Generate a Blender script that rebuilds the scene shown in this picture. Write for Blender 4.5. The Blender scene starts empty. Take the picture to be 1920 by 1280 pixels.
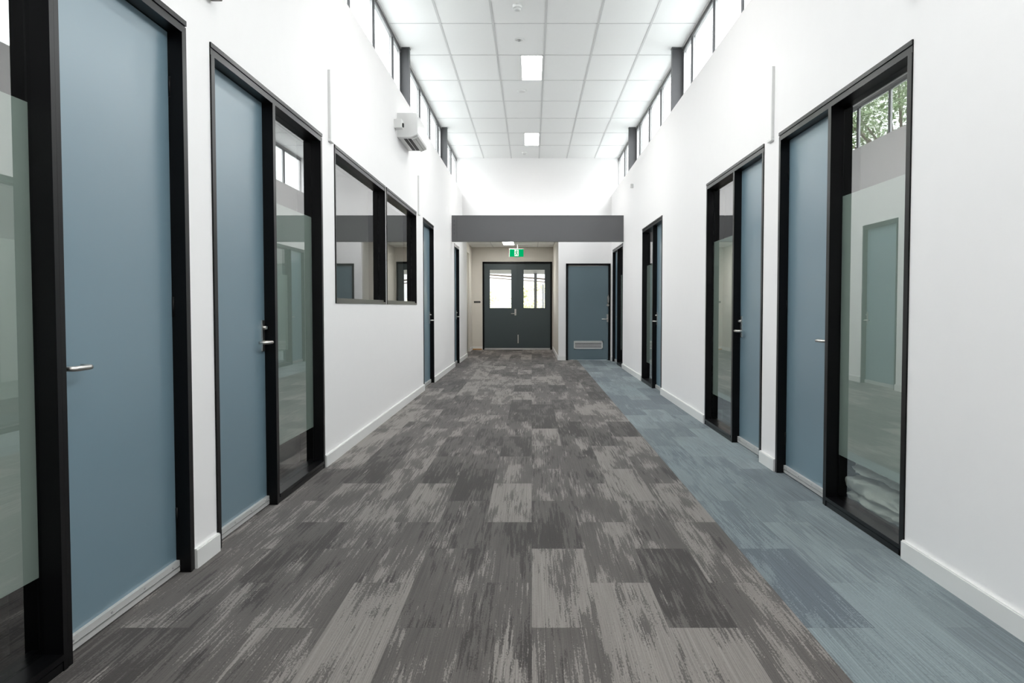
import bpy, bmesh, math, random
from mathutils import Vector, noise as mnoise
random.seed(7)
SC = bpy.context.scene
COL = SC.collection
PI = math.pi
WL, WR = 1.55, 1.78          # corridor wall faces: x = -WL and x = +WR
HL, HR = 2.472, 2.445        # tops of the door frames
CEIL = 4.506
YEND = 18.86                 # end wall of the tall hall
YFAR = 23.55                 # wall with the double doors
YBACK = -5.0

# ------------------------------------------------------------------ materials
def new_mat(name):
    m = bpy.data.materials.new(name); m.use_nodes = True
    nt = m.node_tree
    for n in list(nt.nodes): nt.nodes.remove(n)
    out = nt.nodes.new('ShaderNodeOutputMaterial')
    return m, nt, out
class NB:
    def __init__(s, nt): s.nt = nt
    def n(s, t, **kw):
        nd = s.nt.nodes.new(t)
        for k, v in kw.items():
            if k == 'inp':
                for a, b in v.items(): s.set(nd, a, b)
            else: setattr(nd, k, v)
        return nd
    def set(s, nd, a, b):
        if isinstance(b, bpy.types.NodeSocket): s.nt.links.new(b, nd.inputs[a])
        else: nd.inputs[a].default_value = b
    def m(s, op, a, b=None, c=None):
        nd = s.nt.nodes.new('ShaderNodeMath'); nd.operation = op
        for i, v in enumerate((a, b, c)):
            if v is not None: s.set(nd, i, v)
        return nd.outputs[0]
    def vec(s, x, y, z=0.0):
        nd = s.nt.nodes.new('ShaderNodeCombineXYZ')
        for i, v in enumerate((x, y, z)): s.set(nd, i, v)
        return nd.outputs[0]
    def noise(s, vec, scale=1.0, detail=2.0, rough=0.5):
        nd = s.nt.nodes.new('ShaderNodeTexNoise'); nd.noise_dimensions = '3D'
        s.set(nd, 'Vector', vec); nd.inputs['Scale'].default_value = scale
        nd.inputs['Detail'].default_value = detail; nd.inputs['Roughness'].default_value = rough
        return nd.outputs['Fac']
    def ramp(s, fac, stops):
        nd = s.nt.nodes.new('ShaderNodeValToRGB')
        e = nd.color_ramp.elements
        while len(e) < len(stops): e.new(0.5)
        for el, (p, c) in zip(e, stops): el.position = p; el.color = (c[0], c[1], c[2], 1)
        s.set(nd, 0, fac); return nd.outputs[0]
    def mix(s, f, a, b, mode='MIX'):
        nd = s.nt.nodes.new('ShaderNodeMix'); nd.data_type = 'RGBA'; nd.blend_type = mode
        s.set(nd, 0, f); s.set(nd, 6, a); s.set(nd, 7, b); return nd.outputs[2]
def c4(c): return (c[0], c[1], c[2], 1)

def plain(name, col, rough=0.5, metal=0.0, spec=0.5, var=0.03, vscale=8.0, bump=0.0, bscale=300.0, coat=0.0):
    m, nt, out = new_mat(name); b = NB(nt)
    p = b.n('ShaderNodeBsdfPrincipled')
    g = b.n('ShaderNodeNewGeometry')
    nz = b.noise(g.outputs['Position'], vscale, 3)
    cc = b.mix(nz, c4([v * (1 - var) for v in col]), c4([min(1, v * (1 + var)) for v in col]))
    b.set(p, 'Base Color', cc); b.set(p, 'Roughness', rough); b.set(p, 'Metallic', metal)
    b.set(p, 'Specular IOR Level', spec); b.set(p, 'Coat Weight', coat)
    if bump:
        bp = b.n('ShaderNodeBump'); bp.inputs['Strength'].default_value = bump; bp.inputs['Distance'].default_value = 0.002
        b.set(bp, 'Height', b.noise(g.outputs['Position'], bscale, 2)); b.set(p, 'Normal', bp.outputs[0])
    nt.links.new(p.outputs[0], out.inputs[0])
    return m
def glow(name, col, st):
    m, nt, out = new_mat(name); b = NB(nt)
    e = b.n('ShaderNodeEmission'); b.set(e, 0, c4(col)); b.set(e, 1, st)
    nt.links.new(e.outputs[0], out.inputs[0]); return m
def glass(name, r0, tint, power=5.0):
    # reflective pane: mirror share grows with the angle (Schlick), the rest is seen through
    m, nt, out = new_mat(name); b = NB(nt)
    g = b.n('ShaderNodeNewGeometry')
    dt = b.n('ShaderNodeVectorMath', operation='DOT_PRODUCT'); b.set(dt, 0, g.outputs['Incoming']); b.set(dt, 1, g.outputs['Normal'])
    c = b.m('ABSOLUTE', dt.outputs['Value'])
    k = b.m('POWER', b.m('SUBTRACT', 1.0, c), power)
    f = b.m('ADD', r0, b.m('MULTIPLY', 1 - r0, k))
    f = b.m('MULTIPLY', f, b.m('SUBTRACT', 1.0, g.outputs['Backfacing']))
    t = b.n('ShaderNodeBsdfTransparent'); b.set(t, 0, c4(tint))
    gl = b.n('ShaderNodeBsdfGlossy'); b.set(gl, 'Roughness', 0.0); b.set(gl, 0, (1, 1, 1, 1))
    mx = b.n('ShaderNodeMixShader'); b.set(mx, 0, f); b.set(mx, 1, t.outputs[0]); b.set(mx, 2, gl.outputs[0])
    nt.links.new(mx.outputs[0], out.inputs[0]); return m

M = {}
M['wall'] = plain('wall_paint', (0.90, 0.886, 0.885), 0.55, var=0.01, bump=0.05, bscale=500)
M['ceil'] = plain('ceiling_tile', (0.85, 0.85, 0.84), 0.8, var=0.015, vscale=60, bump=0.15, bscale=250)
M['tbar'] = plain('ceiling_grid', (0.62, 0.62, 0.615), 0.5)
M['skirt'] = plain('skirting_paint', (0.80, 0.80, 0.785), 0.35, var=0.01)
M['black'] = plain('black_powdercoat', (0.0025, 0.0025, 0.003), 0.30, spec=0.2)
M['blue'] = plain('blue_laminate', (0.158, 0.243, 0.292), 0.30, spec=0.95, var=0.015, vscale=2)
M['blue2'] = plain('blue_paint', (0.125, 0.178, 0.205), 0.45, var=0.015)
M['slate'] = plain('dark_slate_paint', (0.055, 0.075, 0.082), 0.45, var=0.02)
M['steel_grey'] = plain('grey_beam_paint', (0.125, 0.125, 0.128), 0.5, var=0.03)
M['post_grey'] = plain('grey_post_paint', (0.10, 0.10, 0.105), 0.5)
M['alu'] = plain('anodised_aluminium', (0.42, 0.42, 0.42), 0.35, metal=0.7)
M['alu_dark'] = plain('bronze_sill_aluminium', (0.16, 0.15, 0.135), 0.35, metal=0.8)
M['chrome'] = plain('satin_steel', (0.62, 0.60, 0.57), 0.28, metal=1.0)
M['seal'] = plain('grey_white_seal', (0.50, 0.50, 0.49), 0.4)
M['white'] = plain('white_plastic', (0.80, 0.80, 0.79), 0.3, var=0.01)
M['white_shade'] = plain('off_white_plastic', (0.70, 0.70, 0.69), 0.35)
M['dark'] = plain('dark_void', (0.01, 0.01, 0.01), 0.6)
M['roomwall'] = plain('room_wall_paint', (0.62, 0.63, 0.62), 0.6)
M['warmwall'] = plain('warm_wall_paint', (0.70, 0.67, 0.61), 0.6)
M['beige'] = plain('beige_grey_paint', (0.36, 0.34, 0.30), 0.5)
M['glass'] = glass('partition_glass', 0.27, (0.87, 0.90, 0.885))
M['cglass'] = glass('clerestory_glass', 0.05, (0.93, 0.95, 0.95))
M['panel'] = glow('lit_diffuser', (1.0, 0.98, 0.955), 34.0)
M['green'] = glow('sign_green', (0.0, 0.42, 0.14), 1.0)
M['signw'] = glow('sign_white', (0.85, 1.0, 0.88), 1.0)
M['towel'] = plain('terry_cotton', (0.80, 0.78, 0.73), 0.95, var=0.08, vscale=90, bump=1.0, bscale=350)
M['bark'] = plain('bark', (0.09, 0.07, 0.05), 0.9, var=0.3, vscale=15, bump=0.6, bscale=40)
M['leaf'] = plain('leaf_green', (0.10, 0.165, 0.05), 0.55, var=0.45, vscale=4)
M['leaf2'] = plain('pale_leaf', (0.42, 0.42, 0.24), 0.6, var=0.4, vscale=5)
M['timber'] = plain('weathered_timber', (0.12, 0.085, 0.06), 0.7, var=0.2, vscale=12)
M['ground'] = plain('pale_paving', (0.42, 0.41, 0.36), 0.9, var=0.15, vscale=3)
M['roofing'] = plain('roof_sheet', (0.10, 0.10, 0.105), 0.6)
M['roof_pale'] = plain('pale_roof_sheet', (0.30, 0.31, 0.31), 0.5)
M['sign_black'] = plain('black_sign', (0.008, 0.008, 0.008), 0.4)
M['orange'] = plain('orange_timber', (0.55, 0.28, 0.09), 0.5)

def film_mat():
    m, nt, out = new_mat('frosted_film'); b = NB(nt)
    d = b.n('ShaderNodeBsdfDiffuse'); b.set(d, 0, (0.82, 0.87, 0.83, 1))
    t = b.n('ShaderNodeBsdfTranslucent'); b.set(t, 0, (0.45, 0.55, 0.50, 1))
    mx = b.n('ShaderNodeMixShader'); b.set(mx, 0, 0.4); b.set(mx, 1, d.outputs[0]); b.set(mx, 2, t.outputs[0])
    tr = b.n('ShaderNodeBsdfTransparent'); b.set(tr, 0, (0.8, 0.9, 0.86, 1))
    m2 = b.n('ShaderNodeMixShader'); b.set(m2, 0, 0.06); b.set(m2, 1, mx.outputs[0]); b.set(m2, 2, tr.outputs[0])
    nt.links.new(m2.outputs[0], out.inputs[0]); return m
M['film'] = film_mat()

def carpet_mat():
    m, nt, out = new_mat('plank_carpet'); b = NB(nt)
    g = b.n('ShaderNodeNewGeometry')
    sp = b.n('ShaderNodeSeparateXYZ'); b.set(sp, 0, g.outputs['Position'])
    x, y = sp.outputs[0], sp.outputs[1]
    PW, PL = 0.257, 1.03
    col = b.m('FLOOR', b.m('DIVIDE', x, PW))
    par = b.m('FLOORED_MODULO', col, 2.0)
    yo = b.m('ADD', b.m('DIVIDE', b.m('SUBTRACT', y, 3.10), PL), b.m('MULTIPLY', par, 0.5))
    row = b.m('FLOOR', yo)
    wn = b.n('ShaderNodeTexWhiteNoise', noise_dimensions='2D'); b.set(wn, 'Vector', b.vec(col, row))
    rv = wn.outputs['Value']
    rc = b.n('ShaderNodeSeparateXYZ'); b.set(rc, 0, wn.outputs['Color'])
    ox = b.m('MULTIPLY', rc.outputs[0], 91.0); oy = b.m('MULTIPLY', rc.outputs[1], 77.0)
    px = b.m('ADD', x, ox); py = b.m('ADD', y, oy)
    def nz(ax, ay, det, ro, off=0.0):
        return b.m('SUBTRACT', b.noise(b.vec(b.m('MULTIPLY', px, ax), b.m('MULTIPLY', py, ay), off), 1.0, det, ro), 0.5)
    A1 = nz(7.5, 1.3, 2, 0.5); A2 = nz(9.5, 1.4, 2, 0.5, 31.0)
    S1 = nz(84.0, 3.0, 3, 0.6); S2 = nz(72.0, 2.7, 3, 0.6, 17.0)
    D = b.noise(b.vec(b.m('MULTIPLY', x, 170.0), b.m('MULTIPLY', y, 65.0)), 1.0, 2, 0.6)
    F = b.noise(b.vec(b.m('MULTIPLY', x, 210.0), b.m('MULTIPLY', y, 5.0)), 1.0, 2, 0.5)
    Dc = b.m('SUBTRACT', D, 0.5)
    def mask(A, S, rnd, thr, wid):
        v = b.m('ADD', b.m('MULTIPLY', A, 1.0), b.m('MULTIPLY', S, 0.92))
        v = b.m('ADD', v, b.m('MULTIPLY', Dc, 0.42))
        v = b.m('ADD', v, b.m('MULTIPLY', b.m('SUBTRACT', rnd, 0.5), 0.40))
        mr = b.n('ShaderNodeMapRange'); b.set(mr, 0, v); b.set(mr, 1, thr - wid); b.set(mr, 2, thr + wid)
        return mr.outputs[0]
    lightm = mask(A1, S1, rv, 0.115, 0.030)
    darkm = mask(A2, S2, b.m('SUBTRACT', 1.0, rv), 0.115, 0.040)
    soft = b.m('ADD', 0.5, b.m('MULTIPLY', b.m('ADD', A1, A2), 1.2))
    brown = b.mix(soft, (0.062, 0.055, 0.051, 1), (0.102, 0.091, 0.085, 1))
    brown = b.mix(darkm, brown, (0.032, 0.027, 0.025, 1))
    brown = b.mix(lightm, brown, (0.190, 0.173, 0.160, 1))
    bl = b.mix(rc.outputs[2], (0.078, 0.098, 0.116, 1), (0.170, 0.207, 0.218, 1))
    bl = b.mix(b.m('MULTIPLY', darkm, 0.5), bl, (0.085, 0.104, 0.122, 1))
    blue = b.mix(b.m('MULTIPLY', lightm, 0.5), bl, (0.198, 0.243, 0.255, 1))
    isb = b.m('GREATER_THAN', x, 4 * PW)
    c = b.mix(isb, brown, blue)
    # ribs of the loop pile and speckle
    rib = b.m('ADD', 0.80, b.m('MULTIPLY', b.m('ADD', F, D), 0.40))
    # corduroy lines along the plank
    ln = b.noise(b.vec(b.m('MULTIPLY', x, 330.0), b.m('MULTIPLY', y, 1.2)), 1.0, 1, 0.5)
    rib = b.m('MULTIPLY', rib, b.m('ADD', 0.45, b.m('MULTIPLY', ln, 1.10)))
    # plank seams
    fx = b.m('ABSOLUTE', b.m('SUBTRACT', b.m('FRACT', b.m('DIVIDE', x, PW)), 0.5))
    fy = b.m('ABSOLUTE', b.m('SUBTRACT', b.m('FRACT', yo), 0.5))
    sx = b.m('GREATER_THAN', fx, 0.494); sy = b.m('GREATER_THAN', fy, 0.4985)
    seam = b.m('MAXIMUM', sx, sy)
    rib = b.m('MULTIPLY', rib, b.m('SUBTRACT', 1.0, b.m('MULTIPLY', seam, 0.18)))
    vm = b.n('ShaderNodeVectorMath', operation='SCALE'); b.set(vm, 0, c); b.set(vm, 'Scale', rib)
    p = b.n('ShaderNodeBsdfPrincipled'); b.set(p, 'Base Color', vm.outputs[0]); b.set(p, 'Roughness', 0.92)
    b.set(p, 'Specular IOR Level', 0.25); b.set(p, 'Sheen Weight', 0.15)
    bp = b.n('ShaderNodeBump'); bp.inputs['Strength'].default_value = 0.35; bp.inputs['Distance'].default_value = 0.003
    b.set(bp, 'Height', b.m('ADD', ln, D)); b.set(p, 'Normal', bp.outputs[0])
    nt.links.new(p.outputs[0], out.inputs[0]); return m
M['carpet'] = carpet_mat()

# ------------------------------------------------------------------ geometry helpers
class MB:
    def __init__(s): s.bm = bmesh.new(); s.mats = []
    def mi(s, m):
        if m not in s.mats: s.mats.append(m)
        return s.mats.index(m)
    def box(s, x0, x1, y0, y1, z0, z1, m='white'):
        if x0 > x1: x0, x1 = x1, x0
        if y0 > y1: y0, y1 = y1, y0
        if z0 > z1: z0, z1 = z1, z0
        v = [s.bm.verts.new(p) for p in ((x0,y0,z0),(x1,y0,z0),(x1,y1,z0),(x0,y1,z0),(x0,y0,z1),(x1,y0,z1),(x1,y1,z1),(x0,y1,z1))]
        k = s.mi(m)
        for f in ((0,3,2,1),(4,5,6,7),(0,1,5,4),(1,2,6,5),(2,3,7,6),(3,0,4,7)):
            fc = s.bm.faces.new([v[i] for i in f]); fc.material_index = k
        return s
    def side(s, sd, u0, u1, y0, y1, z0, z1, m='white'):
        W = WL if sd < 0 else WR
        return s.box(sd * (W + u0), sd * (W + u1), y0, y1, z0, z1, m)
    def tube(s, pts, r, m='chrome', seg=12):
        pts = [Vector(p) for p in pts]; k = s.mi(m); rings = []
        rr = r if isinstance(r, (list, tuple)) else [r] * len(pts)
        for i, p in enumerate(pts):
            t = (pts[min(i+1, len(pts)-1)] - pts[max(i-1, 0)]).normalized()
            a = t.orthogonal().normalized() if i == 0 else (pa - t * pa.dot(t)).normalized()
            pa = a; bb = t.cross(a)
            rings.append([s.bm.verts.new(p + (a * math.cos(2*PI*j/seg) + bb * math.sin(2*PI*j/seg)) * rr[i]) for j in range(seg)])
        for i in range(len(rings) - 1):
            for j in range(seg):
                f = s.bm.faces.new((rings[i][j], rings[i][(j+1)%seg], rings[i+1][(j+1)%seg], rings[i+1][j])); f.material_index = k; f.smooth = True
        for rg, fl in ((rings[0], True), (rings[-1], False)):
            f = s.bm.faces.new(rg[::-1] if fl else rg); f.material_index = k
        return s
    def prism(s, poly, y0, y1, m='white'):       # polygon in x,z extruded in y
        k = s.mi(m)
        a = [s.bm.verts.new((p[0], y0, p[1])) for p in poly]; b_ = [s.bm.verts.new((p[0], y1, p[1])) for p in poly]
        n = len(poly)
        f = s.bm.faces.new(a); f.material_index = k
        f = s.bm.faces.new(b_[::-1]); f.material_index = k
        for i in range(n):
            f = s.bm.faces.new((a[i], b_[i], b_[(i+1)%n], a[(i+1)%n])); f.material_index = k
        return s
    def disc(s, x, y, prof, m='white', seg=32):   # lathe about z: prof [(r,z)...] from the top down
        k = s.mi(m); rings = []
        for r, z in prof:
            rings.append([s.bm.verts.new((x + r*math.cos(2*PI*j/seg), y + r*math.sin(2*PI*j/seg), z)) for j in range(seg)])
        for i in range(len(rings)-1):
            for j in range(seg):
                f = s.bm.faces.new((rings[i][j], rings[i+1][j], rings[i+1][(j+1)%seg], rings[i][(j+1)%seg])); f.material_index = k; f.smooth = True
        f = s.bm.faces.new(rings[0]); f.material_index = k
        f = s.bm.faces.new(rings[-1][::-1]); f.material_index = k
        return s
    def build(s, name, parent=None, bevel=0.0):
        bmesh.ops.recalc_face_normals(s.bm, faces=s.bm.faces)
        me = bpy.data.meshes.new(name); s.bm.to_mesh(me); s.bm.free()
        for m in s.mats: me.materials.append(M[m])
        o = bpy.data.objects.new(name, me); COL.objects.link(o)
        if parent:
            o.parent = parent
            # parents are unrotated empties or meshes: keep the world place of the part
            off = Vector((0, 0, 0)); q = parent
            while q: off += q.location; q = q.parent
            o.location = -off
        if bevel:
            bv = o.modifiers.new('bevel', 'BEVEL'); bv.width = bevel; bv.segments = 2; bv.limit_method = 'ANGLE'
        return o
def tag(o, label=None, cat=None, group=None, kind=None):
    if label: o['label'] = label
    if cat: o['category'] = cat
    if group: o['group'] = group
    if kind: o['kind'] = kind
    return o
def empty(name, loc):
    o = bpy.data.objects.new(name, None); COL.objects.link(o); o.location = loc; o.empty_display_size = 0.1; return o

# ------------------------------------------------------------------ floor and ceiling
f = MB(); f.box(-5.2, 5.6, YBACK - 0.2, YFAR + 0.15, -0.12, 0.0, 'carpet')
tag(f.build('floor'), 'brown grey plank carpet with a blue carpet strip along the right side', 'floor', kind='structure')

cl = MB(); cl.box(-WL - 0.19, WR + 0.21, YBACK - 0.2, YEND + 0.14, CEIL, CEIL + 0.16, 'ceil')
for k in range(-3, 4):
    gx = 0.163 + 0.6165 * k
    if -1.7 < gx < 1.95: cl.box(gx - 0.012, gx + 0.012, YBACK, YEND, CEIL - 0.004, CEIL + 0.002, 'tbar')
rows = [17.38 - 1.237 * i for i in range(0, 19)]
for gy in rows:
    cl.box(-1.68, 1.93, gy - 0.012, gy + 0.012, CEIL - 0.0035, CEIL + 0.002, 'tbar')
tag(cl.build('ceiling'), 'high white tiled ceiling with a pale metal grid', 'ceiling', kind='structure')

# ------------------------------------------------------------------ side walls with their openings
LOPEN = [(1.72, 3.81, 0, HL), (4.095, 6.25, 0, HL), (6.64, 8.93, 1.228, HL), (8.99, 11.32, 1.228, HL), (12.03, 13.31, 0, HL), (16.85, 17.96, 0, HL)]
ROPEN = [(3.97, 6.09, 0, HR), (6.48, 8.60, 0, HR), (11.50, 13.56, 0, HR), (16.45, 18.50, 0, HR)]
SILL_L, SILL_R = 3.74, 3.69
WT = 0.17
def side_wall(sd, openings, y0, y1, top, name, label):
    w = MB(); y = y0
    for (a, b_, z0, z1) in openings:
        w.side(sd, 0, WT, y, a, 0, top, 'wall')
        if z0 > 0: w.side(sd, 0, WT, a, b_, 0, z0, 'wall')
        w.side(sd, 0, WT, a, b_, z1, top, 'wall')
        y = b_
    w.side(sd, 0, WT, y, y1, 0, top, 'wall')
    return tag(w.build(name), label, 'wall', kind='structure')
side_wall(-1, LOPEN, YBACK, 20.1, SILL_L, 'wall_left', 'white wall along the left side with doors and two square windows')
side_wall(1, ROPEN, YBACK, YEND, SILL_R, 'wall_right', 'white wall along the right side with four door openings')

def skirting(sd, y0, y1, mb):
    mb.side(sd, -0.018, 0, y0, y1, 0, 0.085, 'skirt')
    mb.side(sd, -0.014, 0, y0 + 0.002, y1 - 0.002, 0.085, 0.090, 'skirt')
s = MB()
for a, b_ in ((YBACK, 1.72), (3.81, 4.095), (6.25, 12.03), (13.31, 16.85), (17.96, 20.1)): skirting(-1, a, b_, s)
tag(s.build('baseboard_left'), 'white skirting board along the left wall', 'skirting board', kind='structure')
s = MB()
for a, b_ in ((YBACK, 3.97), (6.09, 6.48), (8.60, 11.50), (13.56, 16.45), (18.50, YEND)): skirting(1, a, b_, s)
tag(s.build('baseboard_right'), 'white skirting board along the right wall', 'skirting board', kind='structure')

# end wall of the hall with the passage opening, passage walls and far wall
PX = 0.60      # passage right wall
PC = 2.86      # passage ceiling
LDX0, LDX1, LDZ = 0.765, 1.765, 2.168   # louvred door opening
w = MB()
w.box(-WL - 0.3, PX, YEND, YEND + 0.14, PC, CEIL, 'wall')
w.box(PX, WR + 0.3, YEND, YEND + 0.14, LDZ, CEIL, 'wall')
w.box(PX, LDX0, YEND, YEND + 0.14, 0, LDZ, 'wall')
w.box(LDX1, WR + 0.3, YEND, YEND + 0.14, 0, LDZ, 'wall')
w.box(PX, PX + 0.14, YEND + 0.14, YFAR, 0, PC, 'warmwall')
tag(w.build('wall_end'), 'white end wall above the passage and around the louvred door', 'wall', kind='structure')
w = MB()
w.box(-WL - 0.12, -WL - 0.26, 20.1, 20.5, 0, PC, 'warmwall')
w.box(-WL - 0.12, -WL - 0.26, 22.55, YFAR, 0, PC, 'warmwall')
w.box(-WL - 0.12, -WL - 0.26, 20.5, 22.55, 2.62, PC, 'warmwall')
w.box(-WL - 0.16, -WL - 0.24, 20.5, 22.55, 0, 2.62, 'beige')
tag(w.build('wall_passage'), 'left wall of the far passage with a tall grey recess', 'wall', kind='structure')
FDX0, FDX1, FDZ = -1.375, 0.57, 2.458
w = MB()
w.box(-WL - 0.3, FDX0, YFAR, YFAR + 0.14, 0, PC, 'warmwall'); w.box(FDX1, PX + 0.14, YFAR, YFAR + 0.14, 0, PC, 'warmwall'); w.box(FDX0, FDX1, YFAR, YFAR + 0.14, FDZ, PC, 'warmwall')
tag(w.build('wall_far'), 'far wall of the passage around the dark double doors', 'wall', kind='structure')
c = MB(); c.box(-WL - 0.3, PX + 0.14, YEND + 0.14, YFAR + 0.14, PC, PC + 0.1, 'ceil')
for gx in (-1.07, -0.455, 0.163): c.box(gx - 0.012, gx + 0.012, YEND + 0.14, YFAR, PC - 0.004, PC, 'tbar')
for gy in (20.1, 21.35, 22.6): c.box(-WL, PX, gy - 0.012, gy + 0.012, PC - 0.0035, PC, 'tbar')
tag(c.build('ceiling_passage'), 'lower tiled ceiling of the far passage', 'ceiling', kind='structure')
s = MB()
s.box(PX - 0.018, LDX0, YEND - 0.018, YEND, 0, 0.09, 'skirt'); s.box(LDX1, WR - 0.0, YEND - 0.018, YEND, 0, 0.09, 'skirt')
s.box(PX - 0.018, PX, YEND, YFAR, 0, 0.09, 'skirt')
s.box(-WL - 0.12, FDX0, YFAR - 0.018, YFAR, 0, 0.09, 'skirt')
s.box(-WL - 0.12, -WL - 0.102, 22.55, YFAR, 0, 0.09, 'skirt')
tag(s.build('baseboard_end'), 'white skirting board round the passage corner', 'skirting board', kind='structure')
w = MB(); w.box(-WL - 0.6, WR + 0.6, YBACK - 0.15, YBACK, 0, CEIL, 'wall')
tag(w.build('wall_back'), 'white wall behind the viewer', 'wall', kind='structure')

# side rooms
def room(sd, name, xo):
    W = WL if sd < 0 else WR
    a, b_ = sd * (W + WT), sd * xo
    w = MB()
    wy0, wy1, wz0, wz1 = (4.3, 5.6, 1.0, 2.1) if sd > 0 else (7.6, 8.6, 1.1, 2.0)
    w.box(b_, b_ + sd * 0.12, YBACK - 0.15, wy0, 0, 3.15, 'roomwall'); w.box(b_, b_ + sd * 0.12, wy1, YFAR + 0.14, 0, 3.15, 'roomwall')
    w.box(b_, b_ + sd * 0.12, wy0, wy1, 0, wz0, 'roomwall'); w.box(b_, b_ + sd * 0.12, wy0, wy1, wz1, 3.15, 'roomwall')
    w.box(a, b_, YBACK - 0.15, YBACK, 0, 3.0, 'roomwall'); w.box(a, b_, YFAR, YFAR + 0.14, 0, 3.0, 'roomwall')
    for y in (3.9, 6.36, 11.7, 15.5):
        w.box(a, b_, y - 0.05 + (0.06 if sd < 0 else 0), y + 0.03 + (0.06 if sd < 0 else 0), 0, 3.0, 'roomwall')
    tag(w.build(name), 'dim walls of the rooms behind the %s partition' % ('left' if sd < 0 else 'right'), 'wall', kind='structure')
    c = MB(); c.box(a, b_ + sd * 3.0, YBACK - 3.15, YFAR + 0.2, 3.0, 3.2, 'roof_pale')  # unseen roof, widened past the room walls to bounce sky light inside
    tag(c.build('ceiling_rooms_' + ('left' if sd < 0 else 'right')), 'low ceiling over the rooms behind the %s partition, its unseen roof widened to bounce light' % ('left' if sd < 0 else 'right'), 'ceiling', kind='structure')
room(-1, 'wall_rooms_left', 5.0); room(1, 'wall_rooms_right', 5.4)

# ------------------------------------------------------------------ door frames, leaves, sidelights
FW = 0.052; FD = 0.17; LEAF = 0.056
def jamb(mb, sd, y0, y1, z0, z1, horiz=False, mat='black'):
    """one frame member: body in the wall thickness plus a grooved face just proud of the wall"""
    mb.side(sd, 0.0, FD, y0, y1, z0, z1, mat)
    if horiz:
        h = z1 - z0
        mb.side(sd, -0.008, 0, y0, y1, z0 + h * 0.62, z1, mat); mb.side(sd, -0.005, 0, y0, y1, z0, z0 + h * 0.52, mat)
    else:
        d = y1 - y0
        mb.side(sd, -0.008, 0, y0, y0 + d * 0.44, z0, z1, mat); mb.side(sd, -0.005, 0, y0 + d * 0.54, y1, z0, z1, mat)
def lever(name, sd, yp, dirn, leaf, plate=True, z=0.99):
    """satin steel lever and plate on the leaf; dirn is the way the lever points along the corridor"""
    W = WL if sd < 0 else WR
    b = MB()
    X = lambda u: sd * (W + u)
    if plate:
        b.side(sd, LEAF - 0.008, LEAF + 0.001, yp - 0.021, yp + 0.021, z - 0.055, z + 0.13, 'chrome')
        b.tube([(X(LEAF - 0.006), yp, z + 0.085), (X(LEAF - 0.022), yp, z + 0.085)], 0.0115)
        b.box(X(LEAF - 0.030), X(LEAF - 0.020), yp - 0.002, yp + 0.002, z + 0.077, z + 0.093, 'chrome')
    else:
        b.tube([(X(LEAF), yp, z), (X(LEAF - 0.010), yp, z)], 0.026)
    pts = [(X(LEAF - 0.004), yp, z), (X(LEAF - 0.045), yp, z), (X(LEAF - 0.058), yp + dirn * 0.006, z), (X(LEAF - 0.064), yp + dirn * 0.020, z),
           (X(LEAF - 0.064), yp + dirn * 0.09, z), (X(LEAF - 0.060), yp + dirn * 0.110, z), (X(LEAF - 0.046), yp + dirn * 0.122, z), (X(LEAF - 0.020), yp + dirn * 0.125, z)]
    b.tube(pts, 0.0095)
    return b.build('lever_handle', leaf, 0.0)

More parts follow.
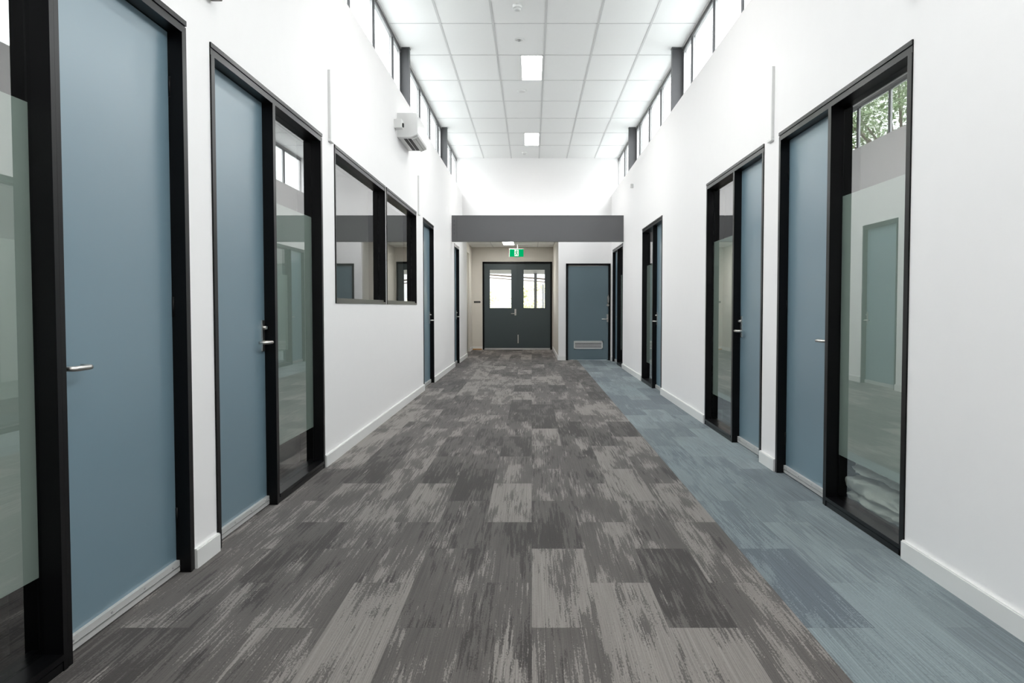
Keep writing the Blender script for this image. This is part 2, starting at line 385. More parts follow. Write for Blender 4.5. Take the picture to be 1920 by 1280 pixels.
def door_set(num, sd, y0, y1, top, leafspan, glassspan, latch, label, plate=True):
    """frame y0..y1; leafspan / glassspan are the clear openings; latch = 'near' / 'far' edge of the leaf"""
    W = WL if sd < 0 else WR
    root = empty('door_%d' % num, (sd * W, (y0 + y1) / 2, 0))
    tag(root, label, 'door', kind='structure')
    fr = MB()
    jamb(fr, sd, y0, y0 + FW, 0, top - 0.06); jamb(fr, sd, y1 - FW, y1, 0, top - 0.06)
    jamb(fr, sd, y0, y1, top - 0.06, top, True)
    if glassspan:
        ga, gb = glassspan; la, lb = leafspan
        m0, m1 = (lb, ga) if ga > lb else (gb, la)
        jamb(fr, sd, m0, m1, 0, top - 0.06)
        jamb(fr, sd, ga, gb, 0, 0.055, True)
        # beads that hold the pane
        for (p, q) in ((ga, ga + 0.012), (gb - 0.012, gb)): fr.side(sd, LEAF + 0.012, LEAF + 0.035, p, q, 0.055, top - 0.06, 'black')
        fr.side(sd, LEAF + 0.012, LEAF + 0.035, ga, gb, 0.055, 0.075, 'black'); fr.side(sd, LEAF + 0.012, LEAF + 0.035, ga, gb, top - 0.085, top - 0.06, 'black')
    la, lb = leafspan
    # door stops behind the leaf
    for (p, q) in ((la, la + 0.014), (lb - 0.014, lb)): fr.side(sd, LEAF + 0.044, LEAF + 0.06, p, q, 0, top - 0.06, 'black')
    fr.side(sd, LEAF + 0.044, LEAF + 0.06, la, lb, top - 0.075, top - 0.06, 'black')
    fr.build('door_frame', root)
    lf = MB(); lf.side(sd, LEAF, LEAF + 0.04, la + 0.003, lb - 0.003, 0.012, top - 0.063, 'blue')
    leaf = lf.build('door_leaf', root)
    se = MB(); se.side(sd, LEAF - 0.016, LEAF, la + 0.004, lb - 0.004, 0.008, 0.058, 'seal')
    se.side(sd, LEAF - 0.018, LEAF - 0.016, la + 0.004, lb - 0.004, 0.030, 0.034, 'alu')
    n = 4
    for i in range(n):
        yy = la + 0.08 + (lb - la - 0.16) * i / (n - 1)
        se.tube([((sd * (W + LEAF - 0.014)), yy, 0.045), ((sd * (W + LEAF - 0.019)), yy, 0.045)], 0.005, 'alu', 8)
    se.build('door_seal', leaf)
    yp = (lb - 0.045) if latch == 'far' else (la + 0.045)
    lever('h', sd, yp, -1 if latch == 'far' else 1, leaf, plate)
    hg = MB()
    hy = la if latch == 'far' else lb
    for hz in (0.25, 1.2, top - 0.3):
        hg.tube([(sd * (W + LEAF - 0.004), hy, hz - 0.045), (sd * (W + LEAF - 0.004), hy, hz + 0.045)], 0.006, 'black', 8)
    hg.build('hinge', leaf)
    if glassspan:
        ga, gb = glassspan
        p = MB(); p.side(sd, LEAF, LEAF + 0.010, ga, gb, 0.055, top - 0.06, 'glass')
        pane = p.build('sidelight_glass', root)
        fl = MB(); fl.side(sd, LEAF + 0.0105, LEAF + 0.0115, ga + 0.002, gb - 0.002, 0.313, 1.855, 'film')
        fl.build('frosted_film', pane)
    return root

door_set(1, -1, 1.72, 3.81, HL, (2.785, 3.81 - FW), (1.72 + FW, 2.725), 'near', 'nearest blue door on the left with a black frame and frosted side panel', plate=False)
door_set(2, -1, 4.095, 6.25, HL, (4.095 + FW - 0.02, 5.055), (5.115, 6.25 - FW), 'far', 'second blue door on the left, frosted side panel beyond it, before the square windows')
door_set(3, -1, 12.03, 13.31, HL, (12.03 + FW, 13.31 - FW), None, 'far', 'narrow looking blue door on the left just beyond the square windows')
door_set(4, -1, 16.85, 17.96, HL, (16.85 + FW, 17.96 - FW), None, 'far', 'black framed door on the left wall just beyond the grey beam')
door_set(5, 1, 3.97, 6.09, HR, (5.085, 6.09 - FW), (3.97 + 0.025, 5.025), 'near', 'nearest blue door on the right beside the wide glass panel with blankets', plate=False)
door_set(6, 1, 6.48, 8.60, HR, (6.48 + 0.03, 7.40), (7.46, 8.60 - FW), 'far', 'second blue door on the right with a frosted side panel on its far side')
door_set(7, 1, 11.50, 13.56, HR, (11.50 + 0.03, 12.35), (12.41, 13.56 - FW), 'far', 'third blue door on the right, the last one in front of the grey beam')
door_set(8, 1, 16.45, 18.50, HR, (17.50, 18.50 - FW), (16.45 + 0.03, 17.44), 'near', 'black framed door on the right wall beyond the grey beam, next to the louvred door')

def square_window(num, y0, y1, label):
    root = empty('window_%d' % num, (-WL, (y0 + y1) / 2, 1.228)); tag(root, label, 'window', kind='structure')
    fr = MB(); z0, z1 = 1.228, HL
    jamb(fr, -1, y0, y0 + 0.035, z0, z1); jamb(fr, -1, y1 - 0.045, y1, z0, z1); jamb(fr, -1, y0, y1, z1 - 0.06, z1, True)
    for (p, q) in ((y0 + 0.035, y0 + 0.05), (y1 - 0.06, y1 - 0.045)): fr.side(-1, LEAF + 0.012, LEAF + 0.04, p, q, z0 + 0.04, z1 - 0.06, 'black')
    fr.build('window_frame', root)
    sl = MB(); sl.side(-1, -0.006, FD, y0 + 0.001, y1 - 0.001, z0, z0 + 0.022, 'alu_dark'); sl.side(-1, 0.012, FD - 0.01, y0 + 0.035, y1 - 0.045, z0 + 0.022, z0 + 0.042, 'alu_dark')
    tag(sl.build('window_sill', root), 'bronze coloured metal sill')
    p = MB(); p.side(-1, LEAF, LEAF + 0.01, y0 + 0.035, y1 - 0.045, z0 + 0.042, z1 - 0.06, 'glass'); p.build('window_glass', root)
square_window(1, 6.64, 8.93, 'large square black framed window in the left wall, nearer of the pair')
square_window(2, 8.99, 11.32, 'square black framed window in the left wall, farther of the pair')

# ------------------------------------------------------------------ clerestory strips and the posts between them
POSTS = [1.30, 6.07, 10.86, 15.64]
PWD = 0.09
MULL = [18.82 - 1.222 * i for i in range(0, 20)]
n = 3
for sd, zs, nm in ((-1, SILL_L, 'left'), (1, SILL_R, 'right')):
    W = WL if sd < 0 else WR
    U = 0.13 if sd < 0 else 0.155                 # plane of the window behind the wall face
    edges = [YBACK] + POSTS + [YEND]
    for i in range(len(edges) - 1):
        a = edges[i] + (PWD if i else 0); b_ = edges[i + 1]
        ms = sorted(y for y in MULL if a + 0.15 < y < b_ - 0.15)
        root = empty('window_%d' % n, (sd * (W + U), (a + b_) / 2, zs))
        where = ['behind the viewer', 'above the nearest doors', 'nearest one fully in view', 'between the two grey posts', 'farthest, ending at the end wall'][i]
        tag(root, 'high window strip under the ceiling on the %s, %s' % (nm, where), 'window', kind='structure'); n += 1
        fr = MB()
        fr.side(sd, U, U + 0.035, a, b_, zs, zs + 0.035, 'alu'); fr.side(sd, U - 0.0, U + 0.035, a, b_, CEIL - 0.06, CEIL, 'alu')
        fr.side(sd, U - 0.02, U, a, b_, CEIL - 0.028, CEIL, 'alu'); fr.side(sd, U - 0.012, U, a, b_, CEIL - 0.068, CEIL - 0.055, 'post_grey')
        for y in (a, b_ - 0.03): fr.side(sd, U, U + 0.035, y, y + 0.03, zs + 0.035, CEIL - 0.06, 'alu')
        for y in ms:
            fr.side(sd, U - 0.015, U + 0.035, y - 0.016, y + 0.010, zs + 0.035, CEIL - 0.06, 'post_grey')
            fr.side(sd, U + 0.004, U + 0.035, y + 0.010, y + 0.035, zs + 0.035, CEIL - 0.06, 'alu')
            fr.side(sd, U + 0.004, U + 0.035, y - 0.03, y - 0.016, zs + 0.035, CEIL - 0.06, 'alu')
        fr.build('window_frame', root)
        cuts = [a + 0.03] + ms + [b_ - 0.03]
        for j in range(len(cuts) - 1):
            p = MB(); p.side(sd, U + 0.014, U + 0.020, cuts[j] + 0.03, cuts[j + 1] - 0.03, zs + 0.035, CEIL - 0.06, 'cglass')
            p.build('window_pane', root)
    for y in POSTS:
        p = MB(); v0 = 0.012; v1 = U + 0.03
        p.side(sd, v0, v0 + 0.008, y, y + PWD, zs, CEIL, 'post_grey'); p.side(sd, v1 - 0.008, v1, y, y + PWD, zs, CEIL, 'post_grey')
        p.side(sd, v0 + 0.008, v1 - 0.008, y + PWD / 2 - 0.004, y + PWD / 2 + 0.004, zs, CEIL, 'post_grey')
        p.side(sd, v0 - 0.004, v1, y - 0.008, y + PWD + 0.008, CEIL - 0.012, CEIL, 'post_grey')
        o = p.build('steel_post')
        if y > 9:
            tag(o, 'dark grey steel post between high windows on the %s wall, %s' % (nm, 'nearer' if y < 12 else 'farther'), 'post', 'grey posts between the high windows')
        else:
            tag(o, 'dark grey steel post between high windows on the %s wall, %s' % (nm, 'above first door' if y > 4 else 'behind viewer'), 'post', 'grey posts between the high windows')

# ------------------------------------------------------------------ beam
BY = 16.36
b = MB()
b.box(-WL - 0.02, WR + 0.01, BY, BY + 0.012, 2.462, 2.968, 'steel_grey')
b.box(-WL - 0.02, WR + 0.01, BY - 0.006, BY + 0.10, 2.956, 2.968, 'steel_grey')
b.box(-WL - 0.02, WR + 0.01, BY - 0.006, BY + 0.10, 2.462, 2.474, 'steel_grey')
beam = b.build('steel_beam')
tag(beam, 'wide grey steel beam spanning the hall below the white end wall', 'beam')
b = MB(); b.box(-WL, -WL + 0.095, BY - 0.012, BY, 2.475, 2.955, 'steel_grey'); b.build('end_plate', beam)
for z in (2.62, 2.70, 2.78, 2.86):
    b = MB(); b.tube([(-WL + 0.05, BY - 0.010, z), (-WL + 0.05, BY - 0.026, z)], 0.016, 'post_grey', 6); b.build('bolt', beam)

# ------------------------------------------------------------------ louvred door and double doors
root = empty('door_9', ((LDX0 + LDX1) / 2, YEND, 0)); tag(root, 'blue door with a silver louvre grille facing down the hall', 'door', kind='structure')
f = MB()
f.box(LDX0, LDX0 + 0.045, YEND - 0.012, YEND + 0.13, 0, LDZ, 'black'); f.box(LDX1 - 0.045, LDX1, YEND - 0.012, YEND + 0.13, 0, LDZ, 'black')
f.box(LDX0, LDX1, YEND - 0.012, YEND + 0.13, LDZ - 0.05, LDZ, 'black')
f.box(LDX0 + 0.04, LDX0 + 0.065, YEND + 0.052, YEND + 0.10, 0, LDZ - 0.04, 'black'); f.box(LDX1 - 0.065, LDX1 - 0.04, YEND + 0.052, YEND + 0.10, 0, LDZ - 0.04, 'black'); f.build('door_frame', root)
f = MB(); f.box(LDX0 + 0.048, LDX1 - 0.048, YEND + 0.012, YEND + 0.05, 0.01, LDZ - 0.053, 'blue2'); leaf = f.build('door_leaf', root)
f = MB(); gx0, gx1, gz0, gz1 = 0.945, 1.595, 0.255, 0.435
f.box(gx0, gx1, YEND + 0.002, YEND + 0.012, gz0, gz0 + 0.022, 'white_shade'); f.box(gx0, gx1, YEND + 0.002, YEND + 0.012, gz1 - 0.022, gz1, 'white_shade')
f.box(gx0, gx0 + 0.025, YEND + 0.002, YEND + 0.012, gz0, gz1, 'white_shade'); f.box(gx1 - 0.025, gx1, YEND + 0.002, YEND + 0.012, gz0, gz1, 'white_shade')
f.box(gx0 + 0.02, gx1 - 0.02, YEND + 0.010, YEND + 0.012, gz0 + 0.02, gz1 - 0.02, 'dark')
for i in range(4):
    z = gz0 + 0.034 + i * 0.033
    f.box(gx0 + 0.022, gx1 - 0.022, YEND + 0.001, YEND + 0.010, z, z + 0.017, 'white_shade')
tag(f.build('louvre_grille', leaf), 'silver white louvre grille')
f = MB(); hx = 1.703
f.box(hx - 0.022, hx + 0.022, YEND + 0.004, YEND + 0.012, 0.86, 1.035, 'chrome')
f.tube([(hx, YEND + 0.006, 0.925), (hx, YEND - 0.045, 0.925), (hx - 0.02, YEND - 0.055, 0.925), (hx - 0.12, YEND - 0.055, 0.925), (hx - 0.125, YEND - 0.03, 0.925)], 0.010)
f.tube([(hx, YEND + 0.006, 1.0), (hx, YEND - 0.015, 1.0)], 0.013); f.build('lever_handle', leaf)
f = MB(); f.tube([(hx, YEND + 0.012, 1.235), (hx, YEND - 0.03, 1.235)], 0.028)
f.tube([(hx, YEND - 0.012, 1.255), (hx + 0.014, YEND - 0.02, 1.31), (hx + 0.02, YEND - 0.02, 1.40), (hx + 0.008, YEND - 0.02, 1.46), (hx - 0.006, YEND - 0.02, 1.41), (hx - 0.004, YEND - 0.014, 1.30)], 0.008); f.build('lock_pull', leaf)

root = empty('door_10', ((FDX0 + FDX1) / 2, YFAR, 0)); tag(root, 'dark slate double doors with two windows at the end of the passage', 'door', kind='structure')
f = MB()
f.box(FDX0, FDX0 + 0.045, YFAR - 0.012, YFAR + 0.13, 0, FDZ, 'black'); f.box(FDX1 - 0.045, FDX1, YFAR - 0.012, YFAR + 0.13, 0, FDZ, 'black')
f.box(FDX0, FDX1, YFAR - 0.012, YFAR + 0.13, FDZ - 0.055, FDZ, 'black')
f.box(FDX0 + 0.045, FDX1 - 0.045, YFAR - 0.01, YFAR + 0.12, 0.0, 0.018, 'alu')
f.box(FDX0 + 0.04, FDX0 + 0.07, YFAR + 0.052, YFAR + 0.10, 0, FDZ - 0.05, 'black'); f.box(FDX1 - 0.07, FDX1 - 0.04, YFAR + 0.052, YFAR + 0.10, 0, FDZ - 0.05, 'black'); f.box(FDX0 + 0.05, FDX1 - 0.05, YFAR + 0.052, YFAR + 0.10, FDZ - 0.085, FDZ - 0.05, 'black'); f.build('door_frame', root)
cx = (FDX0 + FDX1) / 2
VZ0, VZ1 = 1.155, 2.245
for k, (a, b_, wa, wb) in enumerate(((FDX0 + 0.048, cx - 0.002, -1.183, -0.562), (cx + 0.002, FDX1 - 0.048, -0.24, 0.375))):
    f = MB(); y0, y1 = YFAR + 0.01, YFAR + 0.05
    f.box(a, wa, y0, y1, 0.03, FDZ - 0.058, 'slate'); f.box(wb, b_, y0, y1, 0.03, FDZ - 0.058, 'slate')
    f.box(wa, wb, y0, y1, 0.03, VZ0, 'slate'); f.box(wa, wb, y0, y1, VZ1, FDZ - 0.058, 'slate')
    for q in ((wa, wa + 0.012, VZ0, VZ1), (wb - 0.012, wb, VZ0, VZ1), (wa, wb, VZ0, VZ0 + 0.012), (wa, wb, VZ1 - 0.012, VZ1)):
        f.box(q[0], q[1], y0 - 0.003, y0 + 0.02, q[2], q[3], 'slate')
    if k == 0: f.box(cx - 0.02, cx + 0.02, y1 + 0.001, y1 + 0.012, 0.03, FDZ - 0.06, 'slate')
    leaf = f.build('door_leaf', root)
    g = MB(); g.box(wa + 0.01, wb - 0.01, y0 + 0.016, y0 + 0.022, VZ0 + 0.01, VZ1 - 0.01, 'cglass'); g.build('vision_glass', leaf)
    s = MB(); s.box(a, b_, y0 - 0.008, y0, 0.020, 0.045, 'alu'); s.build('door_seal', leaf)
    if k == 0:
        h = MB(); hx = cx - 0.055
        h.box(hx - 0.024, hx + 0.024, y0 - 0.008, y0, 0.96, 1.14, 'chrome')
        h.tube([(hx, y0, 1.01), (hx, y0 - 0.05, 1.01), (hx - 0.02, y0 - 0.06, 1.01), (hx - 0.12, y0 - 0.06, 1.01)], 0.010); h.build('lever_handle', leaf)
    else:
        h = MB(); h.box(a + 0.005, a + 0.03, y0 - 0.004, y0, 0.18, 0.42, 'chrome'); h.build('flush_bolt', leaf)

# ------------------------------------------------------------------ small things
# exit sign
SX, SY, SZ = -0.404, 22.4, 2.63
root = empty('exit_sign', (SX, SY, SZ - 0.09)); tag(root, 'green emergency exit sign with a running figure hanging before the double doors', 'sign')
b = MB(); b.box(SX - 0.185, SX + 0.185, SY, SY + 0.02, SZ - 0.10, SZ + 0.10, 'green'); b.build('sign_panel', root)
b = MB(); b.box(SX - 0.19, SX + 0.19, SY + 0.02, SY + 0.03, SZ - 0.106, SZ + 0.112, 'white'); b.box(SX - 0.19, SX + 0.19, SY - 0.006, SY + 0.02, SZ + 0.1, SZ + 0.112, 'white'); b.build('sign_housing', root)
b = MB(); b.tube([(SX + 0.03, SY + 0.01, SZ + 0.11), (SX + 0.03, SY + 0.01, PC)], 0.008, 'white', 8); b.build('hanging_rod', root)
b = MB(); b.box(SX - 0.055, SX + 0.055, SY - 0.003, SY, SZ - 0.085, SZ + 0.085, 'signw'); b.build('doorway_symbol', root)
b = MB(); mm = 'green'; yy = (SY - 0.006, SY - 0.003)
hc = [(SX + 0.008 + 0.013 * math.cos(t * PI / 6), SZ + 0.062 + 0.013 * math.sin(t * PI / 6)) for t in range(12)]
b.prism(hc, *yy, m=mm)
def limb(p, q, wd): 
    d = Vector((q[0]-p[0], q[1]-p[1])).normalized(); nx, nz = -d.y * wd, d.x * wd
    b.prism([(SX + p[0] + nx, SZ + p[1] + nz), (SX + q[0] + nx, SZ + q[1] + nz), (SX + q[0] - nx, SZ + q[1] - nz), (SX + p[0] - nx, SZ + p[1] - nz)], *yy, m=mm)
limb((0.004, 0.045), (-0.006, -0.008), 0.012); limb((0.002, 0.038), (0.034, 0.022), 0.006); limb((0.002, 0.038), (-0.030, 0.030), 0.006); limb((-0.030, 0.030), (-0.036, 0.006), 0.005)
limb((-0.004, -0.006), (0.026, -0.026), 0.008); limb((0.026, -0.026), (0.024, -0.066), 0.007); limb((-0.008, -0.006), (-0.014, -0.042), 0.008); limb((-0.014, -0.042), (-0.044, -0.056), 0.007)
tag(b.build('running_figure', root), 'green running figure')

b = MB(); b.box(-1.615, -1.435, YFAR - 0.008, YFAR, 1.31, 1.358, 'sign_black'); b.box(-1.60, -1.45, YFAR - 0.009, YFAR - 0.008, 1.330, 1.333, 'white_shade')
tag(b.build('wall_sign'), 'small black sign plate on the far wall left of the double doors', 'sign')

# ceiling panel lights
def panel_light(x0, x1, y0, y1, z, label):
    r = empty('ceiling_light', ((x0 + x1) / 2, (y0 + y1) / 2, z)); tag(r, label, 'light', 'recessed ceiling light panels')
    f = MB(); t = 0.012
    for q in ((x0, x1, y0, y0 + t), (x0, x1, y1 - t, y1), (x0, x0 + t, y0, y1), (x1 - t, x1, y0, y1)): f.box(*q, z - 0.008, z + 0.002, 'white')
    f.build('light_frame', r)
    f = MB(); f.box(x0 + t, x1 - t, y0 + t, y1 - t, z - 0.006, z + 0.001, 'panel'); tag(f.build('diffuser', r), 'glowing white diffuser')
panel_light(-0.147, 0.150, 11.20, 12.40, CEIL, 'glowing white rectangular panel in the tiled ceiling, larger nearer one')
panel_light(-0.147, 0.150, 16.16, 17.36, CEIL, 'glowing white rectangular panel in the tiled ceiling, smaller one near the end wall')
panel_light(-0.147, 0.150, 1.31, 2.50, CEIL, 'glowing white rectangular ceiling panel above and out of view')
panel_light(-0.147, 0.150, 6.25, 7.44, CEIL, 'glowing white rectangular ceiling panel just above the top of the view')
panel_light(-0.76, -0.46, 21.37, 22.58, PC, 'glowing panel in the lower ceiling of the passage by the exit sign')

def detector(y, r, d, label, nm, cat, x=-0.157, ring=False):
    o = empty(nm, (x, y, CEIL)); tag(o, label, cat)
    b = MB()
    if ring:
        b.disc(x, y, [(r, CEIL + 0.001), (r, CEIL - 0.004), (r * 0.8, CEIL - 0.010), (r * 0.62, CEIL - 0.006)], 'white_shade'); b.build('rim', o)
        b = MB(); b.disc(x, y, [(r * 0.4, CEIL - 0.004), (r * 0.4, CEIL - 0.018), (r * 0.15, CEIL - 0.024)], 'alu'); b.build('sprinkler_head', o)
    else:
        b.disc(x, y, [(r, CEIL + 0.001), (r, CEIL - d * 0.4), (r * 0.9, CEIL - d * 0.5)], 'white'); b.build('base', o)
        b = MB(); b.disc(x, y, [(r * 0.78, CEIL - d * 0.5), (r * 0.74, CEIL - d * 0.85), (r * 0.5, CEIL - d)], 'white_shade'); b.build('sensor_head', o)
detector(9.36, 0.052, 0.065, 'white round smoke detector at the top edge, nearest on the ceiling', 'smoke_detector', 'smoke detector')
detector(10.56, 0.055, 0.02, 'flat round ceiling fitting between the smoke detector and the near light panel', 'ceiling_fitting', 'ceiling fitting', ring=True)
detector(13.04, 0.075, 0.018, 'flat round white disc on the ceiling between the two light panels', 'ceiling_speaker', 'speaker')
detector(18.11, 0.055, 0.06, 'white smoke detector on the ceiling nearest the end wall', 'smoke_detector', 'smoke detector')

# air conditioner on the left wall
ay0, ay1, az0, az1 = 9.78, 10.66, 3.155, 3.432
root = empty('air_conditioner', (-WL, (ay0 + ay1) / 2, az0)); tag(root, 'white wall mounted air conditioner high on the left wall under the high windows', 'air conditioner')
k = MB()
prof = [(-WL - 0.006, az1), (-WL - 0.006, az0 - 0.0), (-WL + 0.16, az0), (-WL + 0.225, az0 + 0.028), (-WL + 0.235, az0 + 0.05), (-WL + 0.235, az1 - 0.02), (-WL + 0.22, az1)]
k.prism(prof, ay0, ay1, 'white'); k.build('body', root, 0.004)
for i, (u0, u1) in enumerate(((0.060, 0.098), (0.108, 0.146), (0.175, 0.20))):
    v = MB(); dz = 0.0 if i < 2 else 0.012
    v.box(-WL + u0, -WL + u1, ay0 + 0.10, ay1 - 0.06, az0 - 0.003 + dz * 0.0, az0 + 0.012, 'dark'); tag(v.build('air_slot', root), 'black air outlet slot')
v = MB(); v.prism([(-WL + 0.158, az0 - 0.006), (-WL + 0.163, az0 - 0.018), (-WL + 0.235, az0 + 0.014), (-WL + 0.230, az0 + 0.024)], ay0 + 0.06, ay1 - 0.04, 'white'); v.build('louvre_flap', root)
root = empty('isolator_switch', (-WL, 9.60, 3.25)); tag(root, 'small white isolator box on the left wall beside the air conditioner', 'switch')
v = MB(); v.box(-WL - 0.006, -WL + 0.085, 9.56, 9.68, 3.215, 3.315, 'white'); v.build('box', root, 0.006)
v = MB(); v.box(-WL + 0.085, -WL + 0.10, 9.60, 9.64, 3.235, 3.275, 'dark'); tag(v.build('rotary_knob', root), 'dark rotary knob')

def conduit(sd, y, z0, z1, dy, label):
    b = MB()
    b.side(sd, -0.022, 0.004, y - 0.012, y + 0.012, z0 + 0.02, z1, 'white')
    b.side(sd, -0.022, 0.004, min(y - 0.012, y + dy), max(y + 0.012, y + dy), z0, z0 + 0.022, 'white')
    tag(b.build('conduit', None, 0.004), label, 'conduit')
conduit(-1, 6.47, 2.46, 3.0, 0.10, 'white vertical conduit on the left wall between second door and square windows')
conduit(-1, 11.50, 2.45, 2.98, 0.12, 'white vertical conduit on the left wall above the gap after the square windows')
conduit(1, 6.24, 2.42, 2.96, 0.10, 'white vertical conduit on the right wall above the gap between first and second doors')
b = MB(); b.side(1, -0.05, 0, 14.80, 14.86, 3.28, 3.35, 'white_shade'); tag(b.build('wall_sensor', None, 0.008), 'tiny white sensor high on the right wall before the beam', 'sensor')
for sd, y, z in ((-1, 4.08, 2.675), (1, 3.92, 2.65)):
    b = MB(); b.side(sd, -0.055, 0, y - 0.055, y + 0.055, z, z + 0.12, 'alu_dark')
    tag(b.build('wall_light', None, 0.006), 'grey fitting on the %s wall just cut by the top edge of the view' % ('left' if sd < 0 else 'right'), 'wall light')

b = MB(); b.box(-WL - 0.10, FDX0 - 0.02, YFAR - 0.06, YFAR - 0.02, 0.0, 0.03, 'orange')
tag(b.build('trim_1'), 'orange timber strip on the floor in the far left passage corner', 'trim', kind='structure')

# ------------------------------------------------------------------ blankets behind the glass on the right
def blanket(name, x0, x1, y0, y1, z0, z1, label, folds, seed):
    """thick folded blanket: rounded spiral fold section along y, wavy along its length"""
    rnd = random.Random(seed); bm = bmesh.new()
    cx, cz = (x0 + x1) / 2, (z0 + z1) / 2; hx, hz = (x1 - x0) / 2, (z1 - z0) / 2
    NS, NT = 60, 120; rings = []
    for i in range(NS + 1):
        t = i / NS; y = y0 + (y1 - y0) * t
        e = 1 - 0.12 * (abs(2 * t - 1) ** 10)
        ring = []
        for j in range(NT):
            a = 2 * PI * j / NT
            ca, sa = math.cos(a), math.sin(a)
            px = (abs(ca) ** 0.5) * (1 if ca > 0 else -1); pz = (abs(sa) ** 0.6) * (1 if sa > 0 else -1)
            groove = 0.0
            if ca < 0:
                groove = 0.16 * max(0, math.cos(folds * PI * pz)) ** 6
            wv = 0.05 * math.sin(5 * a + 6 * t + seed) * (0.4 + t) + 0.035 * math.sin(11 * t + 3 * a)
            x = cx + hx * px * (1 - groove * 1.6 + wv * 0.8) * e ; z = cz + hz * pz * (1 + wv * (1 if pz > 0 else 0)) * (0.8 + 0.2 * e)
            q = Vector((x, y, z)); w1 = mnoise.noise(Vector((x * 9, y * 5 + seed, z * 14))); w2 = 1 - abs(mnoise.noise(Vector((x * 16 + seed, y * 11, z * 26))))
            k = 0.030 * w1 + 0.034 * (w2 - 0.8)
            if ca < 0: x += -k * 1.2
            z += k * (0.8 if sa > 0 else 0.1)
            ring.append(bm.verts.new((x, y + 0.012 * math.sin(a * 4 + seed), min(z1 + 0.006, max(z0, z)))))
        rings.append(ring)
    for i in range(NS):
        for j in range(NT):
            f = bm.faces.new((rings[i][j], rings[i][(j+1)%NT], rings[i+1][(j+1)%NT], rings[i+1][j])); f.smooth = True
    bm.faces.new(rings[0]); bm.faces.new(rings[-1][::-1])
    bmesh.ops.recalc_face_normals(bm, faces=bm.faces)
    me = bpy.data.meshes.new(name); bm.to_mesh(me); bm.free(); me.materials.append(M['towel'])
    o = bpy.data.objects.new(name, me); COL.objects.link(o); tag(o, label, 'blanket', 'folded blankets behind the glass'); return o
blanket('blanket', 1.895, 2.42, 4.28, 5.06, 0.0, 0.205, 'white folded blanket on the floor behind the right glass panel, bottom of the pile', 2, 1)
blanket('blanket', 1.915, 2.40, 4.32, 5.02, 0.213, 0.315, 'white folded blanket on top of another behind the right glass panel, middle of the pile', 1, 4)
blanket('blanket', 1.895, 2.38, 4.36, 5.08, 0.323, 0.42, 'white folded blanket behind the right glass panel, topmost and half behind the frosted film', 1, 2)

# ------------------------------------------------------------------ outdoors
g = MB(); g.box(-60, 60, -40, 90, -0.35, -0.15, 'ground')
tag(g.build('ground'), 'pale ground outside the building', 'ground', kind='structure')
root = empty('porch', (0, 25.5, -0.15)); tag(root, 'covered porch with grey roof and posts outside the double doors', 'porch')
p = MB(); k = p.mi('roofing')
v = [p.bm.verts.new(q) for q in ((-5.5, 23.72, 2.80), (5.2, 23.72, 2.80), (5.2, 27.0, 2.20), (-5.5, 27.0, 2.30), (-5.5, 23.72, 2.88), (5.2, 23.72, 2.88), (5.2, 27.0, 2.30), (-5.5, 27.0, 2.40))]
for q in ((0,3,2,1),(4,5,6,7),(0,1,5,4),(1,2,6,5),(2,3,7,6),(3,0,4,7)): p.bm.faces.new([v[i] for i in q])
p.build('roof', root)
p = MB(); p.prism([(-3.5, 2.37), (3.2, 1.86), (3.2, 1.90), (-3.5, 2.41)], 27.1, 27.16, 'timber'); p.build('rafter', root)
p = MB(); p.prism([(-3.5, 2.29), (3.2, 1.78), (3.2, 1.805), (-3.5, 2.315)], 27.3, 27.36, 'timber'); p.build('rafter', root)
for x, y, r in ((0.12, 26.9, 0.045), (0.40, 29.9, 0.035)):
    p = MB(); p.box(x - r, x + r, y - r, y + r, -0.15, 2.32 if y < 28 else 2.0, 'roofing'); p.build('post', root)

def foliage(name, cx, cy, cz, rx, ry, rz, nleaf, size, mat, seed, label, cat, trunk=True, group=None):
    rnd = random.Random(seed)
    root = empty(name, (cx, cy, -0.15)); tag(root, label, cat, group)
    bl = [(rnd.uniform(-.6, .6), rnd.uniform(-.6, .6), rnd.uniform(-.6, .6), rnd.uniform(.16, .34)) for _ in range(22)]
    b = MB(); k = b.mi(mat)
    for i in range(nleaf):
        q = bl[rnd.randrange(22)]
        d = Vector((rnd.gauss(0, 1), rnd.gauss(0, 1), rnd.gauss(0, 1))).normalized() * (q[3] * rnd.random() ** 0.4)
        c = Vector((cx + rx * (q[0] + d.x), cy + ry * (q[1] + d.y), cz + rz * (q[2] + d.z)))
        if c.z < -0.1: continue
        a = Vector((rnd.gauss(0, 1), rnd.gauss(0, 1), rnd.gauss(0, .6))).normalized(); n_ = a.orthogonal().normalized()
        L = size * rnd.uniform(.7, 1.4); w_ = L * 0.32
        v = [b.bm.verts.new(c - a * L / 2), b.bm.verts.new(c + n_ * w_ / 2), b.bm.verts.new(c + a * L / 2), b.bm.verts.new(c - n_ * w_ / 2)]
        fc = b.bm.faces.new(v); fc.material_index = k
    b.build('foliage', root)
    if trunk:
        b = MB()
        b.tube([(cx, cy, -0.2), (cx + 0.1, cy, cz * 0.4), (cx, cy + 0.1, cz)], [0.2, 0.15, 0.08], 'bark', 10)
        for q in bl[:16]:
            b.tube([(cx, cy, cz * 0.55), (cx + rx * q[0] * .5, cy + ry * q[1] * .5, cz + rz * (q[2] * .5 - .15)), (cx + rx * q[0], cy + ry * q[1], cz + rz * q[2])], [0.07, 0.045, 0.015], 'bark', 6)
        b.build('trunk', root)
foliage('leafy_tree', -7.8, 26.0, 6.3, 3.6, 4.2, 3.8, 6500, 0.17, 'leaf', 3, 'green leafy tree outside, mirrored in the near right glass panel', 'tree')
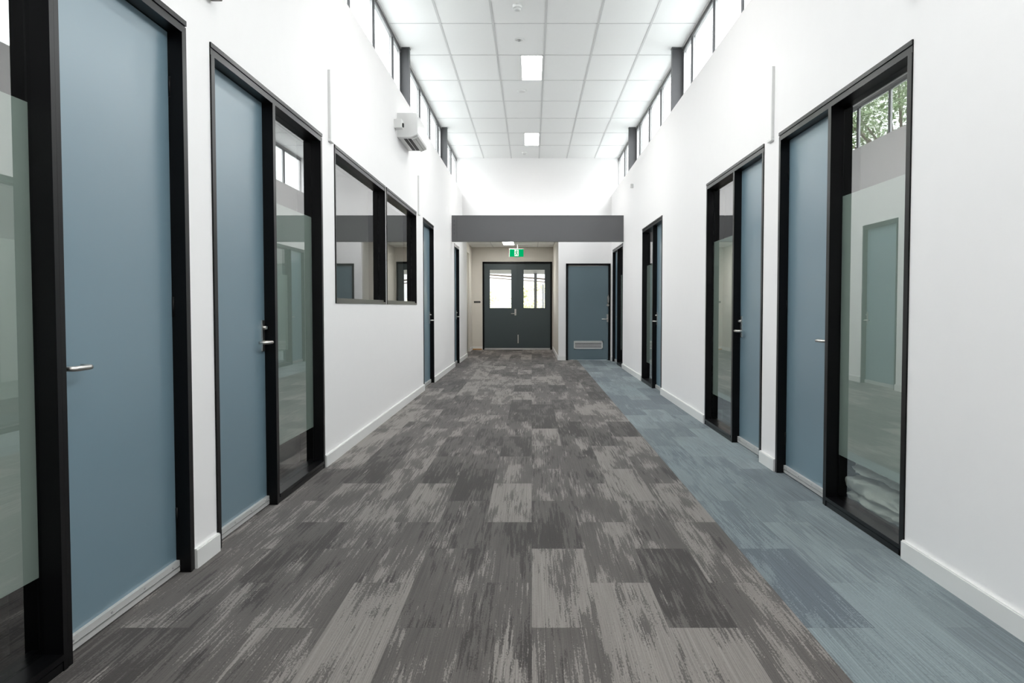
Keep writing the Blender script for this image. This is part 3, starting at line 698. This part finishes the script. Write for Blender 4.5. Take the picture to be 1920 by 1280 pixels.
foliage('leafy_tree', -11.4, 34.8, 7.6, 3.8, 4.6, 4.2, 7000, 0.18, 'leaf', 5, 'green leafy tree outside, beyond the first one mirrored in the right glass', 'tree')
foliage('garden_shrub', -2.0, 32.0, 0.9, 2.6, 1.6, 1.5, 7000, 0.14, 'leaf2', 8, 'pale sunlit shrub seen through the left window of the double doors', 'shrub', False)
foliage('garden_shrub', 1.0, 35.0, 1.0, 2.4, 1.6, 1.7, 5000, 0.14, 'leaf2', 9, 'pale sunlit shrub seen through the right window of the double doors', 'shrub', False)

# ------------------------------------------------------------------ light
wd = bpy.data.worlds.new('sky'); SC.world = wd; wd.use_nodes = True
nt = wd.node_tree
for n_ in list(nt.nodes): nt.nodes.remove(n_)
nb = NB(nt)
out = nb.n('ShaderNodeOutputWorld'); bg = nb.n('ShaderNodeBackground')
tc = nb.n('ShaderNodeTexCoord')
cn = nb.noise(tc.outputs['Generated'], 2.5, 4)
colr = nb.mix(cn, (0.94, 0.97, 1.0, 1), (1.0, 0.985, 0.97, 1))
sz = nb.n('ShaderNodeSeparateXYZ'); nb.set(sz, 0, tc.outputs['Generated'])
# overcast sky, brightest overhead and dull at the horizon
nb.set(bg, 0, colr); nb.set(bg, 1, nb.m('ADD', 1.6, nb.m('MULTIPLY', nb.m('MAXIMUM', sz.outputs[2], 0.0), 15.0)))
nt.links.new(bg.outputs[0], out.inputs[0])

def portal(name, x, y0, y1, z0, z1, sd):
    l = bpy.data.lights.new(name, 'AREA'); l.shape = 'RECTANGLE'; l.size = y1 - y0; l.size_y = z1 - z0
    l.cycles.is_portal = True
    o = bpy.data.objects.new(name, l); COL.objects.link(o)
    o.location = (x, (y0 + y1) / 2, (z0 + z1) / 2)
    # emit toward the hall
    o.rotation_euler = (PI / 2, 0, PI / 2 if sd > 0 else -PI / 2)
    return o
portal('window_portal', -WL - 0.21, YBACK, YEND, SILL_L, CEIL, -1)
portal('window_portal', WR + 0.24, YBACK, YEND, SILL_R, CEIL, 1)

# ------------------------------------------------------------------ camera
cd = bpy.data.cameras.new('camera'); cam = bpy.data.objects.new('camera', cd); COL.objects.link(cam)
cam.location = (0, 0, 1.2)
cd.sensor_width = 36.0; cd.sensor_fit = 'HORIZONTAL'
cd.lens = 36.0 * 1576.0 / 1920.0
cam.rotation_euler = (PI / 2 - math.atan(65.0 / 1576.0), 0, 0)
cd.shift_x = -37.0 / 1920.0
cd.clip_start = 0.02; cd.clip_end = 300
SC.camera = cam
SC.view_settings.view_transform = 'Standard'; SC.view_settings.look = 'None'
SC.view_settings.gamma = 1.0; SC.view_settings.use_curve_mapping = False
SC.view_settings.exposure = 0.05
